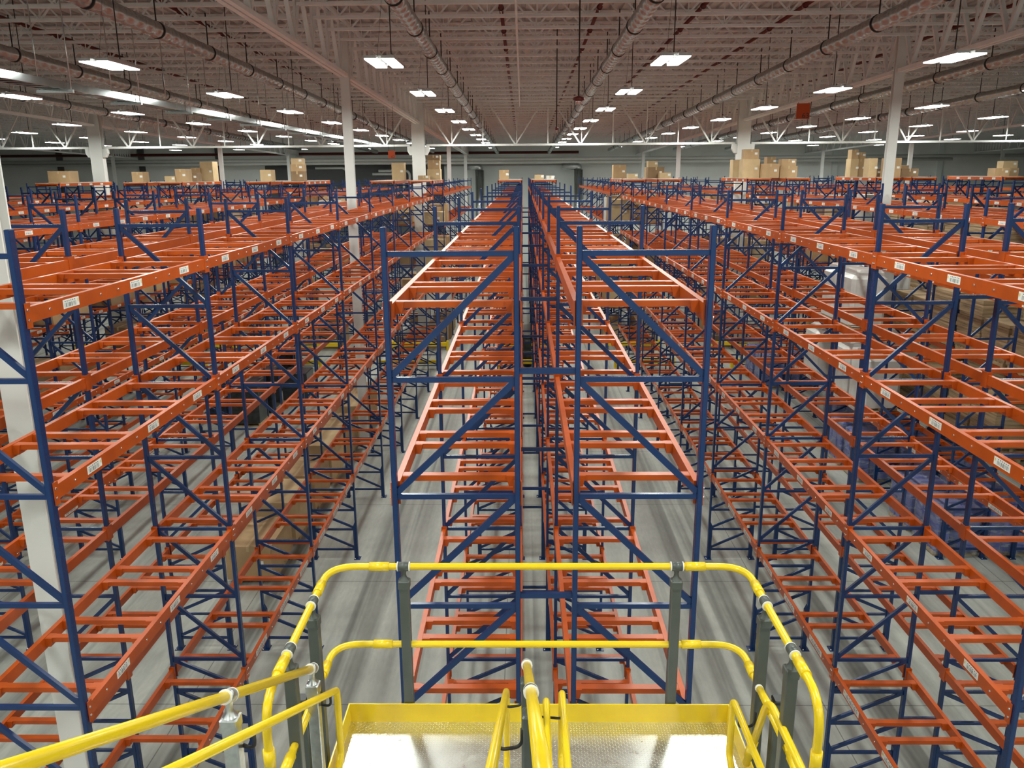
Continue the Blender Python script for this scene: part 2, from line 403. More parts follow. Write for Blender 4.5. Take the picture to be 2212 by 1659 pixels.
pipe(-.14, 12.7, 12, 42, .03, ROOFW, 'conduit', 'thin pale conduit under the joists above the centre flue', 'pipe', beads=False)
t = thing('cable_tray', 'bright galvanised cable tray hung on rods, slanting through the upper left', 'cable tray', (-9.0, 10, 10.34))
b = MB().box(-.03, .03, 0, 44, 0, .14, TRAYM).box(-.45, -.39, 0, 44, 0, .14, TRAYM)
link('side_rail', b.mesh('side_rail'), t)
b = MB()
for k in range(146): b.box(-.4, -.02, k * .3, k * .3 + .12, 0, .02, TRAYM)
link('tray_rungs', b.mesh('tray_rungs'), t)
rod = MB().tube([(0, 0, 0), (0, 0, 2.0)], .012, STEEL, 6).mesh('hanger_rod'); bk = MB().box(-.6, .12, -.03, .03, -.06, 0, GALV).mesh('bracket')
for k in range(15):
    link('hanger_rod', rod, t, (.08, 1 + k * 3, -.05)); link('hanger_rod', rod, t, (-.55, 1 + k * 3, -.05)); link('bracket', bk, t, (0, 1 + k * 3, 0))
for (x, y, zt_, zb_, big, nm) in ((1.3, 20, 13, 10.26, True, 'with a red disc'), (1.07, 27, 13.05, 9.95, False, 'with a small bright tip')):
    t = thing('hanging_detector', 'thin pole hanging from the roof right of the middle, ' + nm, 'detector', (x, y, zb_))
    link('pole', MB().tube([(0, 0, .1), (0, 0, zt_ - zb_)], .018, CORD, 6).mesh('pole'), t)
    r = .13 if big else .05
    link('disc', MB().lathe([(.02, .14), (r, .1), (r, .05), (r * .5, .02), (0, .02)], 0, 0, RED).mesh('disc'), t)
    link('tip', MB().lathe([(r * .45, .02), (r * .4, -.04), (0, -.05)], 0, 0, STEEL).mesh('tip'), t)

# far wall pipes and ducts
for z, r, x0, x1, nm in ((9.89, .16, -60, 64, 'upper white pipe along the far wall'), (9.6, .13, -60, 40, 'lower white pipe along the far wall')):
    thing('wall_pipe', nm, 'pipe', (0, 79.5, z), data=MB().tube([(x0, 0, 0), (x1, 0, 0)], r, WHITE, 12).mesh('wall_pipe'))
thing('wall_pipe', 'dark red pipe high on the far wall left of centre', 'pipe', (0, 80.6, 10.5), data=MB().tube([(-56, 0, 0), (5.3, 0, 0)], .13, RED, 8).mesh('wall_pipe'))
for x, nm in ((-4.1, 'left of the centre racks'), (5.3, 'right of the centre racks')):
    t = thing('vertical_duct', 'shiny vertical duct on the far wall ' + nm, 'duct', (x, 80.3, 0))
    link('duct_pipe', MB().tube([(0, 0, 0), (0, 0, 8.9)], .42, DUCT, 16).mesh('duct_pipe'), t)
    link('elbow', MB().tube(fillet([(0, 0, 8.9), (0, 0, 9.2), (-1.6 if x > 0 else -1.2, 0, 9.2)], .5), .3, GALV, 14).mesh('elbow'), t)
for i, x in enumerate((-11.5, -10.9, -17)):
    thing('wall_conduit', 'thin white pipe bending down the dark wall panel, %s from centre' % ORD[i], 'pipe', (x, 81.3, 0),
          data=MB().tube(fillet([(0, 0, 6), (0, 0, 8.6 + .3 * i), (-3, 0, 8.6 + .3 * i)], .5), .12, WHITE, 8).mesh('wall_conduit'))

# ------------------------------------------------------------------ ceiling lights
LZ = 10.68; PL = 1.3
hb = MB()
for s in (-1, 1):
    x0, x1 = (s * .16 - .115, s * .16 + .115)
    hb.box(x0, x1, -PL / 2, PL / 2, .02, .07, WHITEP); hb.box(s * .16 - .05, s * .16 + .05, -.35, .35, .07, .12, WHITEP)
hb.box(-.06, .06, -.5, -.4, .03, .09, WHITEP).box(-.06, .06, .4, .5, .03, .09, WHITEP)
house = hb.mesh('housing')
pan = MB().add([(-.105, -PL / 2 + .02, 0), (-.105, PL / 2 - .02, 0), (.105, PL / 2 - .02, 0), (.105, -PL / 2 + .02, 0),
                (-.105, -PL / 2 + .02, .02), (-.105, PL / 2 - .02, .02), (.105, PL / 2 - .02, .02), (.105, -PL / 2 + .02, .02)],
               [(0, 1, 2, 3), (4, 5, 1, 0), (5, 6, 2, 1), (6, 7, 3, 2), (7, 4, 0, 3)], LAMP).mesh('lamp_panel')
cordm = MB().tube([(.1, .2, .1), (.1, .2, 2.45)], .011, CORD, 6).tube([(-.1, -.2, .1), (0, 0, 1.2), (.1, .2, 2.0)], .003, CORD, 4).mesh('cord')
lampd = bpy.data.lights.new('downlight', 'AREA'); lampd.shape = 'RECTANGLE'; lampd.size = .53; lampd.size_y = PL
lampd.energy = LAMP_W; lampd.spread = LAMP_SPREAD; lampd.color = (.95, 1.0, .94)
LXS = [(-2.58, 'the aisle left of the centre racks'), (2.75, 'the aisle right of the centre racks'), (-7.75, 'the second aisle on the left'), (8.0, 'the second aisle on the right'),
       (-13.2, 'the third aisle on the left'), (13.5, 'the third aisle on the right'), (-18.6, 'the fourth aisle on the left'), (18.9, 'the fourth aisle on the right'),
       (-24., 'the fifth aisle on the left'), (24.3, 'the fifth aisle on the right'), (-29.4, 'the sixth aisle on the left'), (29.7, 'the sixth aisle on the right')]
for x, nm in LXS:
    c = 0
    for k in range(-4, 10):
        y = 16.3 + 6.15 * k - (.8 if k < 0 else 0)
        vis = seen(x - .3, x + .3, y - .7, y + .7, LZ, LZ + .1, 0)
        if not vis and (k >= 0 or abs(x) > 20): continue
        if vis:
            lb = 'twin-panel ceiling light over %s, %s from front' % (nm, ORD[c]); c += 1
        else: lb = 'twin-panel ceiling light over %s, behind the viewer, row %s' % (nm, ORD[-k - 1])
        t = thing('ceiling_light', lb, 'light', (x, y, LZ), 'twin-panel ceiling lights')
        link('housing', house, t); link('lamp_panel', pan, t, (-.16, 0, 0)); link('lamp_panel', pan, t, (.16, 0, 0)); link('cord', cordm, t)
        link('downlight', lampd, t, (0, 0, -.006))

# ------------------------------------------------------------------ pallet racks
D0, BAY, W = 6.1806, 3.734, 1.04
PX, PY, PH = .042, .076, 8.31         # post: across, along the row, height
LV = [7.71, 6.23, 4.17, 2.07]         # load beam tops
BR = [8.13, 7.15, 6.17, 5.18, 4.18, 3.19, 2.23, 1.73, 1.23, .75, .25]
BH, BT = .125, .05                    # load beam height, thickness
CBY = [PY + .27 + v for v in (0, .83, 1.16, 1.99, 2.32, 3.13)]
# a frame's own x runs 0..W; 'r' has its aisle on the +x side, 'l' on the -x side
def posts(side, holes):
    b = MB()
    for x0 in (0, W - PX):
        b.cbox(x0, x0 + PX, 0, PY, .012, PH, BLUE, .005)
        i0 = x0 + PX if x0 == 0 else x0 - .045; i1 = i0 + .045; zt = .92; sl = .1
        za, zbb = (zt - sl, zt) if x0 else (zt, zt - sl)
        za, zbb = (zt, zt - sl) if x0 == 0 else (zt - sl, zt)
        b.add([(i0, 0, .012), (i1, 0, .012), (i1, PY, .012), (i0, PY, .012), (i0, 0, za), (i1, 0, zbb), (i1, PY, zbb), (i0, PY, za)],
              [(3, 2, 1, 0), (4, 5, 6, 7), (0, 1, 5, 4), (1, 2, 6, 5), (2, 3, 7, 6), (3, 0, 4, 7)], BLUE)
    if holes:
        xh = W + .0008 if side == 'r' else -.0008
        for k in range(80):
            z = .2 + k * .1016
            for y in (.02, .054):
                q = [(xh, y - .004, z - .006), (xh, y + .004, z - .006), (xh, y + .005, z + .006), (xh, y - .005, z + .006)]
                b.add(q, [(0, 1, 2, 3) if side == 'r' else (3, 2, 1, 0)], DARK)
    return b
def hbrace(b=None, z=0.):
    b = b or MB(); return b.box(PX, W - PX, .02, .056, z - .042, z, BLUE)
def dbrace(side, h, b=None, z=0.):
    # from the flue side at the top to the aisle side below
    b = b or MB(); s = 1 if side == 'r' else -1; c = W / 2
    return b.bar((c - s * (c - PX + .004), .038, z - .035), (c + s * (c - PX + .004), .038, z - h + .012), .034, .05, BLUE)
def bplate(b=None, x=0.):
    b = b or MB(); b.box(x - .07, x + .07, -.05, .126, 0, .012, BLUE)
    for dx, dy in ((-.045, -.025), (.045, .1)): b.lathe([(.014, .012), (.014, .035), (0, .035)], x + dx, dy, STEEL, 6)
    return b
gaps = [BR[i] - BR[i + 1] for i in range(len(BR) - 1)]
FR = {}
for sd in 'lr':
    full = posts(sd, False)
    for z in BR: hbrace(full, z)
    for i, g in enumerate(gaps): dbrace(sd, g, full, BR[i])
    bplate(full, PX / 2); bplate(full, W - PX / 2)
    FR[sd] = dict(full=full.mesh('upright_frame'), post=posts(sd, False).mesh('upright_frame'), holed=posts(sd, True).mesh('upright_frame'),
                  db=[dbrace(sd, g).mesh('diagonal_brace') for g in gaps])
HB = hbrace().mesh('horizontal_brace'); BP = bplate().mesh('base_plate')
def load_beam(side, bolts, length=BAY - PY):
    # local: x=0 is the outer face, beam inside; y from 0 to length between the posts; z=0 is the top
    b = MB(); s = -1 if side == 'r' else 1      # direction towards the inside of the row
    xa, xb = sorted((-s * .006, s * (BT - .006)))
    b.box(xa, xb, 0, length, -BH, 0, ORANGE)
    for y0, y1 in ((-.038, .028), (length - .028, length + .038)):
        xo, xi = sorted((-s * .012, s * .058)); b.box(xo, xo + .006 if s > 0 else xi, y0, y1, -.165, .035, ORANGE) if False else None
        o0, o1 = sorted((-s * .013, -s * .004)); b.box(o0, o1, y0, y1, -.165, .035, ORANGE)
        ya, yb = (0, .006) if y0 < 0 else (length - .006, length)
        i0, i1 = sorted((-s * .004, s * .058)); b.box(i0, i1, ya, yb, -.165, .035, ORANGE)
        if bolts:
            ym = -.02 if y0 < 0 else length + .02
            for z in (-.02, -.1): b.tube([(-s * .012, ym, z), (-s * .022, ym, z)], .011, STEEL, 6)
    if bolts:
        for y in CBY: b.tube([(-s * .004, y - PY + .02, -.06), (-s * .014, y - PY + .02, -.06)], .011, STEEL, 6)
    return b
LB = {(sd, bo): load_beam(sd, bo).mesh('load_beam') for sd in 'lr' for bo in (0, 1)}
def crossbar(b=None, y=0., z=0., br=True):
    b = b or MB(); x0, x1 = BT - .008, W - BT + .008
    b.box(x0, x1, y - .037, y + .037, z - .054, z - .004, ORANGE)
    if br:
        for a, e, t in ((x0, x0 + .075, 1), (x1, x1 - .075, -1)):
            vs = [(a, y - .05, z - .006), (e, y - .05, z - .006), (e - t * .02, y - .05, z - .1), (a, y - .05, z - .1),
                  (a, y + .05, z - .006), (e, y + .05, z - .006), (e - t * .02, y + .05, z - .1), (a, y + .05, z - .1)]
            fs = [(0, 1, 2, 3), (7, 6, 5, 4), (0, 4, 5, 1), (1, 5, 6, 2), (2, 6, 7, 3), (3, 7, 4, 0)]
            b.add(vs, fs if t < 0 else [f[::-1] for f in fs], ORANGE)
    return b
CBM = crossbar().mesh('crossbar')
def label_mesh(side, Ll, Lh=.075):
    b = MB(); s = 1 if side == 'r' else -1
    def quad(y0, y1, z0, z1, m, d):
        q = [(s * d, y0, z0), (s * d, y1, z0), (s * d, y1, z1), (s * d, y0, z1)]
        b.add(q, [(0, 1, 2, 3) if s > 0 else (3, 2, 1, 0)], m)
    x0, x1 = sorted((0, s * .002)); b.box(x0, x1, -Ll / 2, Ll / 2, -Lh / 2, Lh / 2, PAPER)
    rr = random.Random(3); y = -Ll * .42
    while y < Ll * .33:
        wd = rr.choice((.003, .004, .007)); quad(y, y + wd, -Lh * .36, Lh * .12, INK, .0028); y += wd + rr.choice((.006, .01, .014))
    for k in range(6): quad(-Ll * .4 + k * Ll * .12, -Ll * .4 + k * Ll * .12 + Ll * .05, Lh * .24, Lh * .36, INK, .0028)
    quad(Ll * .40, Ll * .46, -Lh * .05, Lh * .3, INKY, .0028)
    return b.mesh('barcode_label')
LAB = {(sd, lg): label_mesh(sd, .5 if lg else .25, .085 if lg else .075) for sd in 'lr' for lg in (0, 1)}
RS_CACHE = {}
def spacer(gap):
    k = round(gap, 3)
    if k not in RS_CACHE: RS_CACHE[k] = MB().box(0, gap, .018, .058, -.045, 0, BLUE).mesh('row_spacer')
    return RS_CACHE[k]
LVF = {}
def build_row(x, side, y0, nb, label, group, detail, lab=True, gap=None, tunnel=0, pairs_right=False, fardeck=False):
    t = thing('pallet_rack', label, 'pallet rack', (x, y0, 0), group)
    nfr = 0; bars = []
    for n in range(nb + 1):
        y = n * BAY
        if seen(x, x + W, y0 + y, y0 + y + PY, 0, PH):
            nfr += 1
            if n < detail:
                f = link('upright_frame', FR[side]['holed' if n < 2 else 'post'], t, (0, y, 0))
                for z in BR: link('horizontal_brace', HB, f, (0, 0, z))
                for i, d in enumerate(FR[side]['db']): link('diagonal_brace', d, f, (0, 0, BR[i]))
                for xx in (PX / 2, W - PX / 2): link('base_plate', BP, f, (xx, 0, 0))
            else: link('upright_frame', FR[side]['full'], t, (0, y, 0))
            if gap:
                for z in (7.22, 5.28, 3.25, 1.3): link('row_spacer', spacer(gap), t, (W, y, z))
        if n == nb: break
        for l, z in enumerate(LV):
            if not seen(x, x + W, y0 + y, y0 + y + BAY, z - .1, z, 120): continue
            for sd, xo in (('l', 0), ('r', W)):
                aisle = sd == side
                lb = link('load_beam', LB[sd, 1 if (aisle and n < 5) else 0], t, (xo, y + PY, z))
                if aisle and lab and n < 9 and ((side == 'r') == (x < 0)):
                    lg = 1 if l == 3 else 0
                    for q in (.62, 1.83, 3.02): link('barcode_label', LAB[sd, lg], lb, (.006 if sd == 'r' else -.006, q, -BH / 2 + .005))
            for q in CBY:
                p = pj(x + W / 2, y0 + y + q, z); dd = y0 + y + q
                bars.append((dd + .25 * (ZC - z), y + q, z))
    bars.sort()
    for k, (_, yy, z) in enumerate(bars[:100]): link('crossbar', CBM, t, (0, yy, z))
    if len(bars) > 100:
        b = MB()
        for _, yy, z in bars[100:]: crossbar(b, yy, z, False)
        o = link('crossbars_beyond', b.mesh('crossbars_beyond'), t); o['kind'] = 'stuff'
    if tunnel:       # raised bay over the cross aisle, decked with board
        y = nb * BAY; Lt_ = tunnel
        for sd, xo in (('l', 0), ('r', W)):
            key = (sd, 't')
            if key not in LB: LB[key] = load_beam(sd, 0, Lt_ - PY).mesh('load_beam')
            lb = link('load_beam', LB[key], t, (xo, y + PY, PH + .05))
            if sd == side and lab:
                for q in (.6, 1.6, 2.6, 3.6): link('barcode_label', LAB[sd, 0], lb, (.006 if sd == 'r' else -.006, q, -BH / 2))
        for q in (.03, 1.1, 2.2, 3.3, Lt_ - .02): link('crossbar', CBM, t, (0, y + q, PH + .05))
        if 'deck' not in LVF: LVF['deck'] = MB().box(.0, W, 0, Lt_ + PY, .052, .07, WOODDECK).mesh('deck_board')
        link('deck_board', LVF['deck'], t, (0, y, PH))
    return t
XL, XR, XA, XE = -1.07, .403, -3.86, 4.235
# (left x, aisle side, label, spacer gap to the next row on the right)
ROWS = [
 (XL, 'l', 'empty blue and orange pallet rack row just left of the centre flue, straight ahead', XR - XL - W),
 (XR, 'r', 'empty blue and orange pallet rack row just right of the centre flue, straight ahead', None),
 (XA - W, 'r', 'pallet rack row across the aisle left of the centre racks, with barcode labels facing right', None),
 (-6.55, 'l', 'pallet rack row backing onto the first labelled row on the left, white columns between', None),
 (-10.38, 'r', 'third pallet rack row left of the centre pair, beyond the second left aisle', None),
 (-11.89, 'l', 'fourth pallet rack row left of the centre pair, backing on the third', .47),
 (-15.71, 'r', 'fifth pallet rack row left of the centre pair, far out on the left', None),
 (-17.22, 'l', 'sixth pallet rack row left of the centre pair, far out on the left', .47),
 (-21.04, 'r', 'seventh pallet rack row left of the centre pair, at the left edge', None),
 (XE, 'l', 'pallet rack row across the aisle right of the centre racks, with barcode labels facing left', .475),
 (5.75, 'r', 'pallet rack row back to back behind the first labelled row on the right', None),
 (9.57, 'l', 'third pallet rack row right of the centre pair, over the blue wrapped pallets', None),
 (11.22, 'r', 'fourth pallet rack row right of the centre pair, holding stacks of brown board', None),
 (15.04, 'l', 'fifth pallet rack row right of the centre pair, holding stacks of brown board', .47),
 (16.55, 'r', 'sixth pallet rack row right of the centre pair, far out on the right', None),
 (20.37, 'l', 'seventh pallet rack row right of the centre pair, at the right edge', None)]
YT = D0 + 8 * BAY; TUN = 4.62; YF = YT + TUN
for x, sd, lb, gp in ROWS:
    ax = abs(x + W / 2)
    det = 5 if ax < 5.5 else (4 if ax < 7 else (4 if ax < 11 else 0))
    build_row(x, sd, D0, 8, lb, 'pallet rack rows before the cross aisle', det, gap=gp, tunnel=TUN)
for x, sd, lb, gp in ROWS + [(-22.7, 'l', 'left8', None), (-26.4, 'r', 'left9', .47), (22.0, 'r', 'right8', None), (25.7, 'l', 'right9', None)]:
    far = {'left8': 'eighth row left', 'left9': 'ninth row left', 'right8': 'eighth row right', 'right9': 'ninth row right'}
    if lb in far: nm = far[lb] + ' of the centre pair'
    else:
        i = [r[0] for r in ROWS].index(x)
        nm = ['row just left of the flue', 'row just right of the flue'][i] if i < 2 else ('%s row left of the centre pair' % ORD[i - 2] if i < 9 else '%s row right of the centre pair' % ORD[i - 9])
    t = thing('pallet_rack', 'distant rack past the cross aisle, in line with ' + nm, 'pallet rack', (x, YF, 0), 'pallet racks beyond the cross aisle')
    b = MB()
    for n in range(7):
        y = n * BAY; link('upright_frame', FR[sd]['full'], t, (0, y, 0))
        if n == 6: break
        for l, z in enumerate(LV):
            for s2, xo in (('l', 0), ('r', W)): link('load_beam', LB[s2, 0], t, (xo, y + PY, z))
            for q in CBY: crossbar(b, y + q, z, False)
    o = link('crossbars', b.mesh('crossbars'), t); o['kind'] = 'stuff'

# yellow end-of-row guards on both sides of the cross aisle
def guard(x0, x1, y, label):
    t = thing('rack_guard', label, 'guard rail', (x0, y, 0), 'yellow guards along the cross aisle'); Lg = x1 - x0
    link('rail', MB().cbox(0, Lg, -.05, .05, .22, .42, YELLOW, .02).mesh('rail'), t)
    for xx in (0, Lg): link('post', MB().cbox(xx - .07, xx + .07, -.08, .08, 0, .5, YELLOW, .02).mesh('post'), t)
PAIRS = [(-1.1, 1.5, 'centre racks'), (-6.6, -3.82, 'first rack pair on the left'), (-11.9, -9.3, 'second rack pair on the left'), (-17.2, -14.6, 'third rack pair on the left'), (-22.7, -20, 'fourth rack pair on the left'),
         (4.2, 6.83, 'first rack pair on the right'), (9.5, 12.3, 'second rack pair on the right'), (15, 17.6, 'third rack pair on the right'), (20.3, 23, 'fourth rack pair on the right')]
for x0, x1, nm in PAIRS:
    guard(x0, x1, YT + .38, 'yellow floor guard, near side of cross aisle, ' + nm)
    guard(x0, x1, YF - .25, 'yellow floor guard, far side of cross aisle, ' + nm)

# ------------------------------------------------------------------ pallets and goods
def pallet_bm(b, w, d, m=WOOD):
    for k in range(7):
        y = -d / 2 + k * (d - .1) / 6; b.box(-w / 2, w / 2, y, y + .1, .1, .122, m)
    for x in (-w / 2 + .04, 0, w / 2 - .04): b.box(x - .04, x + .04, -d / 2, d / 2, .02, .1, m)
    for k in range(3):
        y = -d / 2 + k * (d - .1) / 2; b.box(-w / 2, w / 2, y, y + .1, 0, .02, m)
    return b
PAL = pallet_bm(MB(), 1.0, 1.0).mesh('pallet')
CM = {}
def carton_mesh(w, d, h, m):
    k = (round(w, 2), round(d, 2), round(h, 2), m.name)
    if k not in CM:
        b = MB().cbox(-w / 2, w / 2, -d / 2, d / 2, 0, h, m, .006)
        b.box(-.03, .03, -d / 2 - .002, d / 2 + .002, h - .12, h + .0015, CARD2)            # tape along the seam
        b.box(w * .2, w * .2 + .12, -d / 2 - .003, -d / 2, h * .45, h * .45 + .09, PAPER)    # label
        CM[k] = b.mesh('carton')
    return CM[k]
def carton(x, y, z, w, d, h, label, m=CARD, group=None, rot=0, name='carton'):
    return thing(name, label, 'box', (x, y, z), group, carton_mesh(w, d, h, m), (0, 0, rot) if rot else None)
def pal(x, y, z, label, group): return thing('pallet', label, 'pallet', (x, y, z), group, PAL)
# big cartons on pallets in a line under the left racks
for i, (y, d, h, w_) in enumerate([(16.95, 1.6, .78, 1.0), (18.85, 1.6, 1.0, 1.0), (20.8, 1.7, .95, 1.0), (22.75, 1.6, 1.1, 1.0), (24.7, 1.7, 1.0, 1.0), (26.6, 1.6, 1.15, 1.0), (28.6, 1.7, 1.05, 1.0)]):
    pal(-5.98, y, 0, 'wooden pallet on the floor under the %s big brown carton, left racks' % ORD[i], 'floor pallets in the left racks')
    carton(-5.98, y, .124, w_, d, h, 'big brown carton on the floor in the left racks, %s from the front' % ORD[i], (CARD, CARD2)[i % 2], 'big cartons in line under the left racks')
# blue bags under stretch film
def wrapped(x, y, z, label, group, h=1.15, m=BLUEBAG, film=True, nx=3, ny=3, nz=4):
    t = thing('wrapped_pallet', label, 'pallet load', (x, y, z), group)
    k = ('wr', h, m.name, nx)
    if k not in CM:
        r = random.Random(5); b = MB(); cw, cd, ch = 1.0 / nx, 1.1 / ny, h / nz
        for i in range(nx):
            for j in range(ny):
                for l in range(nz):
                    q = r.uniform(-.012, .012)
                    b.cbox(-.5 + i * cw + .008, -.5 + (i + 1) * cw - .008, -.55 + j * cd + .008, -.55 + (j + 1) * cd - .008, .122 + l * ch, .122 + (l + 1) * ch - .01 + q, m, .03)
        f = MB().cbox(-.525, .525, -.575, .575, .06, .122 + h + .012, FILM, .05)
        CM[k] = (b.mesh('load'), f.mesh('stretch_film'))
    link('pallet', PAL, t); link('load', CM[k][0], t)
    if film: link('stretch_film', CM[k][1], t)
BL = [(10.0, 18.05, 'foremost, by the second right aisle'), (11.2, 18.05, 'second in the front row'), (12.35, 18.05, 'third in the front row'),
      (10.0, 19.4, 'just behind the front one'), (11.25, 19.4, 'second row, middle'), (10.05, 22.7, 'front of the middle batch at the aisle'), (11.25, 22.7, 'middle batch, second from the aisle'), (12.4, 22.7, 'middle batch, third from the aisle'),
      (10.05, 24.1, 'back of the middle batch at the aisle'), (11.25, 24.1, 'back of the middle batch, second from the aisle'), (10.3, 33.3, 'front of the far batch'), (11.5, 33.3, 'far batch, second from the aisle'), (10.3, 34.8, 'back of the far batch'), (11.5, 28.4, 'between the middle and far batches')]
for x, y, nm in BL:
    wrapped(x, y, 0, 'pallet of blue jugs in stretch film, ' + nm, 'blue wrapped pallets on the right', 1.05 if y < 21 else 1.25)
for i, (x, y, h) in enumerate([(-9.85, 28.2, 1.5), (-9.85, 29.8, 1.5), (-8.9, 31.2, 1.1), (-9.8, 33.0, 1.5), (-11.3, 29.6, 1.5)]):
    wrapped(x, y, 0, 'dark film-wrapped pallet load under the third left rack row, %s from the front' % ORD[i], 'dark wrapped pallets on the left', h, DARKWRAP, False, 1, 1, 1)
if True:
    b = MB(); b.cbox(-.52, .52, -.56, .56, .1, 1.55, WHITEWRAP, .1); b.cbox(-.4, .45, -.45, .5, 1.55, 1.7, WHITEWRAP, .08); CM['bale'] = b.mesh('white_load')
    for i, (x, y, z, nm) in enumerate([(10.09, 24.4, 4.17, 'upper'), (10.09, 25.7, 4.17, 'upper'), (10.09, 22.9, 2.07, 'lower'), (10.09, 24.3, 2.07, 'lower'), (10.09, 26.9, 2.07, 'lower'),
                              (11.74, 25.3, 2.07, 'lower'), (11.74, 26.6, 2.07, 'lower'), (11.74, 28.1, 2.07, 'lower'), (11.74, 29.4, 2.07, 'lower'), (11.74, 30.7, 2.07, 'lower'), (11.74, 26.5, 4.17, 'upper')]):
        t = thing('wrapped_pallet', 'white wrapped pallet load, %s beam level, %s right rack row, %s white one' % (nm, 'third' if x < 11 else 'fourth', ORD[i]), 'pallet load', (x, y, z), 'white wrapped loads on the right')
        link('pallet', PAL, t); link('load', CM['bale'], t)
# stacks of flat board on the right-hand rows
def board_stack(x, y, z, h, label):
    t = thing('board_stack', label, 'board stack', (x, y, z), 'stacks of brown board on the right racks')
    k = ('st', h)
    if k not in CM:
        b = MB(); r = random.Random(int(h * 100)); n = int(h / .1)
        for i in range(n):
            e = r.uniform(-.02, .02); b.box(-.5 + e, .5 + e, -.55 + e, .55 - e, .122 + i * .1, .122 + i * .1 + .094, STACK)
        CM[k] = b.mesh('boards')
    link('pallet', PAL, t); link('boards', CM[k], t)
for rx, rn, lvs in ((11.22 + W / 2, 'fourth', (4.17, 2.07)), (15.04 + W / 2, 'fifth', (6.23, 4.17, 2.07, 0))):
    for n in (range(2, 5) if rn == 'fourth' else range(3, 8)):
        for q, py in enumerate((.68, 1.87, 3.05)):
            for z in lvs:
                y = D0 + n * BAY + PY + py
                if random.random() < .12 or not seen(rx - .5, rx + .5, y - .5, y + .5, z, z + 1.2, 30): continue
                h = random.choice((.9, 1.1, 1.3)) if z else 1.1
                board_stack(rx, y, z, h, 'brown board stack, %s right rack row, %s, bay %d, place %d' %
                            (rn, {6.23: 'second level from top', 4.17: 'third level from top', 2.07: 'lowest beam level', 0: 'on the floor'}[z], n + 1, q + 1))
# goods left
for n in range(3, 8):
    for z in (2.07, 4.17):
        for py in (.68, 1.87, 3.05):
            x, y = -15.19, D0 + n * BAY + PY + py
            if random.random() < .35 or not seen(x - .5, x + .5, y - .5, y + .5, z, z + 1, 0): continue
            h = random.choice((.7, .9, 1.1))
            carton(x, y, z, 1.0, 1.1, h, 'brown carton, fifth left rack row, %s level, bay %d, place %d' % ('lowest' if z < 3 else 'upper', n + 1, 1 + int(py)), random.choice((CARD, CARD3)), 'cartons in the fifth left rack row')
# cartons on the decked bridges over the cross aisle
ZT = PH + .07
def top(x, y, w_, d, h, label, m=CARD, z=0., rot=0.): carton(x, y, ZT + z, w_, d, h, label, m, 'cartons on the decks over the cross aisle', rot)
TOPS = [(-20.5, 37.4, .95, .8, .5, 'long brown carton near the left edge', CARD), (-16.95, 37.2, .5, .6, .45, 'single brown carton between the two left columns', CARD),
 (-15.45, 37.0, .45, .6, .25, 'low flat carton in the left group', CARD2), (-14.98, 37.1, .46, .7, .55, 'taller carton in the left group', CARD),
 (-14.95, 38.2, .45, .6, .38, 'dark brown carton at the back of the left group', CARD3),  # back carton takes the darker cardboard colour
 (-15.45, 40.0, .45, .6, .62, 'brown carton left of the big pale one', CARD), (-14.98, 40.2, .6, .7, .9, 'big pale carton, tallest of the left group', CARD2),
 (-11.4, 37.6, .5, .6, .5, 'brown carton on the deck left of the three-high stack', CARD2),
 (-5.83, 39.7, .58, .6, .78, 'tall pale carton left of the doubled column', CARD2), (-4.2, 40.1, .62, .7, .48, 'lower carton of the stack right of the doubled column', CARD2),
 (-4.6, 39.3, .5, .6, .2, 'flat carton right of the doubled column', CARD),
 (-.82, 37.0, .42, .5, .42, 'small carton on the deck left of the centre flue', CARD), (.72, 37.1, .4, .5, .2, 'flat pale carton on the deck right of the centre flue', CARD2), (1.2, 37.2, .35, .5, .16, 'low white carton right of the flat pale one', WHITEWRAP),
 (4.56, 40.1, .6, .6, .62, 'brown carton on the first deck right of the centre aisle', CARD), (5.0, 38.6, .45, .5, .22, 'low pale carton on the first right-hand deck', CARD2),
 (6.1, 40.0, .62, .6, .5, 'lower carton of the right-hand deck stack', CARD), (6.52, 38.9, .5, .6, .25, 'low yellowish carton on the right-hand deck', CARD2)]
for x, y, w_, d, h, nm, m in TOPS: top(x, y, w_, d, h, nm, m)
top(-4.2, 40.1, .56, .6, .42, 'upper carton with a dark opening right of the doubled column', CARD, .48)
top(-4.2, 40.1, .6, .6, .22, 'topmost carton with a yellow mark right of the doubled column', CARD3, .90)
top(6.1, 40.0, .45, .5, .28, 'upper carton of the right-hand deck stack', CARD2, .5)
top(-9.95, 37.4, .55, .6, .42, 'lower dark carton of the three-high stack on the left', CARD3); top(-9.95, 37.4, .55, .6, .3, 'middle carton of the three-high stack on the left', CARD, .42)
top(-9.95, 37.4, .5, .5, .25, 'topmost carton of the three-high stack on the left', CARD2, .72)
R2 = random.Random(11); c = 0
PLACE = ['left of the doubled column', 'right of it', 'in the middle', 'by the white column', 'at the right edge']
for x0, x1, dy in ((9.6, 10.6, 37), (11.25, 12.2, 36.9), (15.05, 16.05, 37), (16.6, 17.55, 37), (20.4, 21.35, 37), (9.6, 10.6, 39), (11.25, 12.2, 39), (15.05, 16., 39), (16.6, 17.5, 39.2), (5.8, 5.81, 39)):
    x = x0
    while x < x1:
        w_ = R2.choice((.35, .5, .62, .75)); h = R2.choice((.35, .5, .6, .8)); y = dy + R2.random() * .8
        c += 1
        top(x + w_ / 2, y, w_, .6, h, 'carton in the crowded line on the right-hand decks, number %d from its left end' % c, R2.choice((CARD, CARD2, CARD3, CARD)))
        if R2.random() < .4:
            c += 1; top(x + w_ / 2, y, w_ * .85, .5, R2.choice((.3, .42)), 'upper carton in the crowded line on the right-hand decks, number %d from its left end' % c, R2.choice((CARD, CARD2)), h)
        x += w_ + R2.choice((.03, .06, .3))
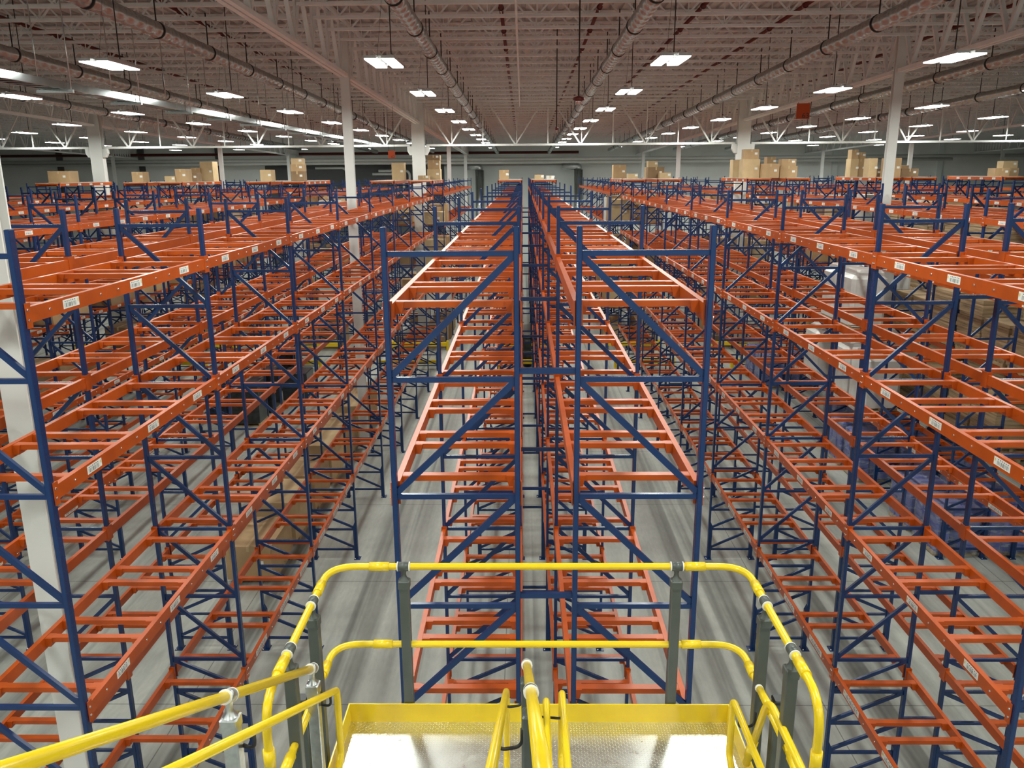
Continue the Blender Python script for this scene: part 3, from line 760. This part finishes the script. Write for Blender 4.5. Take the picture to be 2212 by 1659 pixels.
# goods in the first bays beyond the cross aisle
for ri, (x, sd, lb, gp) in enumerate(ROWS):
    side_n = ('row %d left of the flue' % (1 if ri == 0 else ri)) if x < 0 else ('row %d right of the flue' % (1 if ri == 1 else ri - 7))
    for n in range(0, 2):
        for z in (2.07, 4.17, 6.23, 0.):
            for k, py in enumerate((.68, 1.87, 3.05)):
                if random.random() < (.12 if n == 0 else .75): continue
                y = YF + n * BAY + PY + py; xx = x + W / 2 + random.uniform(-.03, .03)
                if not seen(xx - .5, xx + .5, y, y, z, z + 1, 0): continue
                if -1.2 < x < .5 and z > 5: continue
                if n == 0 and k == 1 and ri in (2, 3, 8, 11, 12): continue      # a roof column stands there
                carton(xx, y, z, .93, 1.02, random.choice((.6, .9, 1.15, 1.3)), 'carton load past cross aisle, %s, %s, place %d' %
                       (side_n, {0.: 'on floor', 2.07: 'lowest level', 4.17: 'middle level', 6.23: 'upper level'}[z], n * 3 + k + 1), random.choice((CARD, CARD2, CARD3, CARD, WHITEWRAP)), 'carton loads beyond the cross aisle')
# bins in the centre flue
for y, nm in ((36.85, 'nearer'), (40.3, 'farther')):
    t = thing('waste_bin', 'round black plastic bin in the centre flue by the cross aisle, %s of the two' % nm, 'bin', (.19, y, 0), 'black bins in the flue')
    link('body', MB().lathe([(0, .01), (.2, .01), (.245, .7), (.225, .7), (.185, .05), (0, .05)], 0, 0, BLACK, 24).mesh('body'), t)
    link('rim', MB().lathe([(.245, .66), (.272, .66), (.272, .72), (.225, .72)], 0, 0, BLACK, 24).mesh('rim'), t)
    for s in (-1, 1): link('handle', MB().tube(fillet([(s * .25, -.07, .62), (s * .32, -.07, .62), (s * .32, .07, .62), (s * .25, .07, .62)], .03), .012, BLACK, 8).mesh('handle'), t)
# orange aisle signs
def sign(x, y, z, txt, label, sz):
    t = thing('aisle_sign', label, 'sign', (x, y, z))
    link('board', MB().box(-sz / 2, sz / 2, -.01, .01, -sz * .55, sz * .55, SIGNO).mesh('board'), t)
    c = bpy.data.curves.new('number', 'FONT'); c.body = txt; c.size = sz * .55; c.extrude = .001; c.materials.append(INK); c.align_x = 'RIGHT'
    tmp = bpy.data.objects.new('tmp', c); me = bpy.data.meshes.new_from_object(tmp); bpy.data.objects.remove(tmp)
    link('number', me, t, (sz * .47, -.013, -sz * .5), (math.pi / 2, 0, 0))
    b = MB()
    for s in (-1, 1): b.tube([(s * sz * .4, 0, sz * .55), (s * sz * .4, 0, girdz(y) - z + .03)], .006, CORD, 5)
    link('hanger', b.mesh('hanger'), t)
sign(10.9, 33.56, 10.92, '63', 'orange hanging sign reading 63 under the right-hand girder', .52)
sign(-5.2, 33.63, 9.41, '62', 'small orange hanging sign reading 62 left of the doubled column', .27)

# ------------------------------------------------------------------ stair landing, guardrail and handrails in front
FZ = 5.415; LX0, LX1, LYB, LYF = -1.075, 1.245, 4.365, 3.0
t = thing('stair_landing', 'diamond-plate stair landing with yellow toe boards, bottom centre', 'stair landing', (0, 0, 0))
link('tread_plate', MB().box(LX0, LX1, LYF, LYB, FZ - .008, FZ, PLATE).mesh('tread_plate'), t)
link('toe_board', MB().box(LX0 - .008, LX1 + .008, LYB, LYB + .008, FZ - .2, FZ + .125, YELLOW).mesh('toe_board'), t)
for xx in (LX0 - .008, LX1): link('toe_board', MB().box(xx, xx + .008, 3.15, LYB, FZ - .2, FZ + .125, YELLOW).mesh('toe_board'), t)
b = MB()
for y in (3.05, 3.7, 4.34): b.box(LX0, LX1, y - .03, y + .03, FZ - .2, FZ - .01, GREYP)
link('floor_frame', b.mesh('floor_frame'), t)
for x in (-1.235, 1.40):
    o = link('column', MB().cbox(-.035, .035, -.035, .035, 0, 5.88, GREYP, .006).mesh('column'), t, (x, 3.93, 0))
    link('end_cap', MB().cbox(-.037, .037, -.037, .037, 5.88, 5.9, BLACK, .006).mesh('end_cap'), o)
# guardrail
g = thing('guardrail', 'yellow tubular guardrail on grey posts around the stair landing', 'guardrail', (0, 0, 0))
RZ, MZ, RX0, RX1, RY, RE = 6.447, 5.93, -1.15, 1.30, 4.408, 3.13
loop = fillet([(RX0, 3.5, MZ), (RX0, RE, MZ), (RX0, RE, RZ), (RX0, RY, RZ), (RX1, RY, RZ), (RX1, RE, RZ), (RX1, RE, MZ), (RX1, 3.5, MZ)], .17, 8)
link('top_rail', MB().tube(loop, .0205, YELLOW, 14).mesh('top_rail'), g)
link('mid_rail', MB().tube(fillet([(RX0, 3.45, MZ), (RX0, RY, MZ), (RX1, RY, MZ), (RX1, 3.45, MZ)], .17, 8), .0205, YELLOW, 14).mesh('mid_rail'), g)
def sleeve(p, q): link('coupling', MB().tube([p, q], .0265, YELLOW, 14).mesh('coupling'), g)
for z in (RZ, MZ):
    for xa, s in ((RX0 + .235, 1), (RX1 - .235, -1)): sleeve((xa, RY, z), (xa + s * .115, RY, z))
for xx in (RX0, RX1):
    for z in (RZ, MZ): sleeve((xx, 4.2, z), (xx, 4.09, z))
    sleeve((xx, 3.45, RZ), (xx, 3.33, RZ)); sleeve((xx, RE, 6.2), (xx, RE, 6.09)); sleeve((xx, 3.3, MZ), (xx, 3.42, MZ))
def gpost(x, y, zt, axis, m, parent, zb, capm=None, tilt=0.):
    # square post with a moulded cap whose clamp grips the rail at height zt
    h = .029; capm = capm or m
    p = link('post', MB().cbox(-h, h, -h, h, zb, zt - .1, m, .004).mesh('post'), parent, (x, y, 0))
    c = MB().cbox(-h - .005, h + .005, -h - .005, h + .005, zt - .135, zt - .085, capm, .006)
    c.lathe([(.03, zt - .086), (.016, zt - .065), (.013, zt - .045), (.018, zt - .02)], 0, 0, capm, 14)
    link('cap', c.mesh('cap'), p)
    d = Vector(axis).normalized() * .032; q = Vector((0, 0, zt))
    link('clamp', MB().tube([q - d, q + d], .027, capm, 16).mesh('clamp'), p)
    link('collar', MB().tube([q + d, q + d * 1.18], .0285, PAPER, 16).tube([q - d * 1.18, q - d], .0285, PAPER, 16).mesh('collar'), p)
    return p
for x in (-.714, .90): gpost(x, RY, RZ, (1, 0, 0), GREYP, g, FZ - .2)
for x in (RX0, RX1):
    for y in (3.985, 3.525): gpost(x + (.012 if x < 0 else -.0) * 0, y, RZ, (0, 1, 0), GREYP, g, FZ - .25)
# staircase under the handrails
SLP = .56
st = thing('staircase', 'steel staircase climbing from the landing towards the viewer', 'stairs', (0, 0, 0))
tr = MB().box(LX0 + .03, 0, 0, .29, -.03, 0, PLATE).mesh('tread'); n = 8
for k in range(n): link('tread', tr, st, (0, 3.0 - .285 - k * .285, FZ + .16 * (k + 1)))
for xx in (LX0, .02): link('stringer', MB().bar((xx, 3.1, FZ - .05), (xx, .7, FZ - .05 + 2.4 * SLP), .012, .25, GREYP).mesh('stringer'), st)
def handrail(x, ytop, ztop, label, posts_m, yend, capm=None, stub=False, xs=0.):
    t = thing('handrail', label, 'handrail', (0, 0, 0)); 
    pa = Vector((x, ytop, ztop)); pb = Vector((x + xs, yend, ztop + (ytop - yend) * SLP))
    link('rail', MB().tube([pa, pb], .0205, YELLOW, 16).mesh('rail'), t)
    ax = (pb - pa).normalized()
    for y in (ytop - .03, ytop - 1.12):
        if y < yend: continue
        z = ztop + (ytop - y) * SLP; k = (ytop - y) / (ytop - yend)
        gpost(x + xs * k, y, z, ax, posts_m, t, FZ + (max(0, 3.0 - y)) * SLP - .1, capm)
    return t
H1 = handrail(-1.115, 3.79, 6.175, 'left yellow stair handrail on galvanised posts, rising out at the lower left', GALV, .75)
H2 = handrail(.012, 3.72, 6.245, 'centre yellow stair handrail, seen end-on at the bottom', GREYP, 1.0, xs=.028)
t = thing('handrail', 'right yellow stair rail with a bent end beside the grey landing post, lower right', 'handrail', (0, 0, 0))
link('rail', MB().tube(fillet([(1.215, 3.84, 5.55), (1.275, 3.74, 6.03), (1.275, 2.9, 6.03), (1.275, 2.3, 5.7)], .12, 8), .0205, YELLOW, 14).mesh('rail'), t)
link('stub', MB().tube([(1.272, 3.89, 5.985), (1.275, 3.72, 6.0)], .0195, YELLOW, 14).tube([(1.2715, 3.9, 5.983), (1.272, 3.885, 5.986)], .022, PAPER, 14).mesh('stub'), t)
link('coupling', MB().tube([(1.236, 3.806, 5.72), (1.222, 3.83, 5.61)], .026, YELLOW, 14).mesh('coupling'), t)
# lower looped grab rails
def grab(x, y, z, label, yend, zlow, bx, sl=SLP):
    t = thing('grab_rail', label, 'handrail', (0, 0, 0))
    pts = fillet([(x, y - .12, zlow), (x, y, zlow + .08), (x, y, z), (x, yend, z + (y - yend) * sl)], .06, 7)
    link('rail', MB().tube(pts, .0185, YELLOW, 14).mesh('rail'), t)
    for yb in (y - .14, y - 1.25):
        zb = z + (y - yb) * sl - .02
        link('bracket', MB().tube(fillet([(x, yb, zb), (x, yb, zb - .06), (x + bx, yb + .02, zb - .06), (x + bx, yb + .02, zb + .02)], .035), .007, CORD, 8).mesh('bracket'), t)
    return t
grab(-1.035, 3.93, 5.945, 'left lower yellow grab rail with a rounded drop end', .9, 5.46, -.075)
grab(-.10, 3.93, 5.94, 'yellow grab rail just left of the centre handrail', 1.1, 5.46, .09)
grab(.118, 3.9, 5.93, 'yellow grab rail just right of the centre handrail', 2.9, 5.46, -.07, -.12)
grab(.205, 3.93, 5.95, 'second yellow grab rail right of the centre handrail', 2.7, 5.46, -.16, 0)
grab(1.145, 3.93, 5.895, 'right lower yellow grab rail with a rounded drop end', 2.7, 5.46, .09, 0)
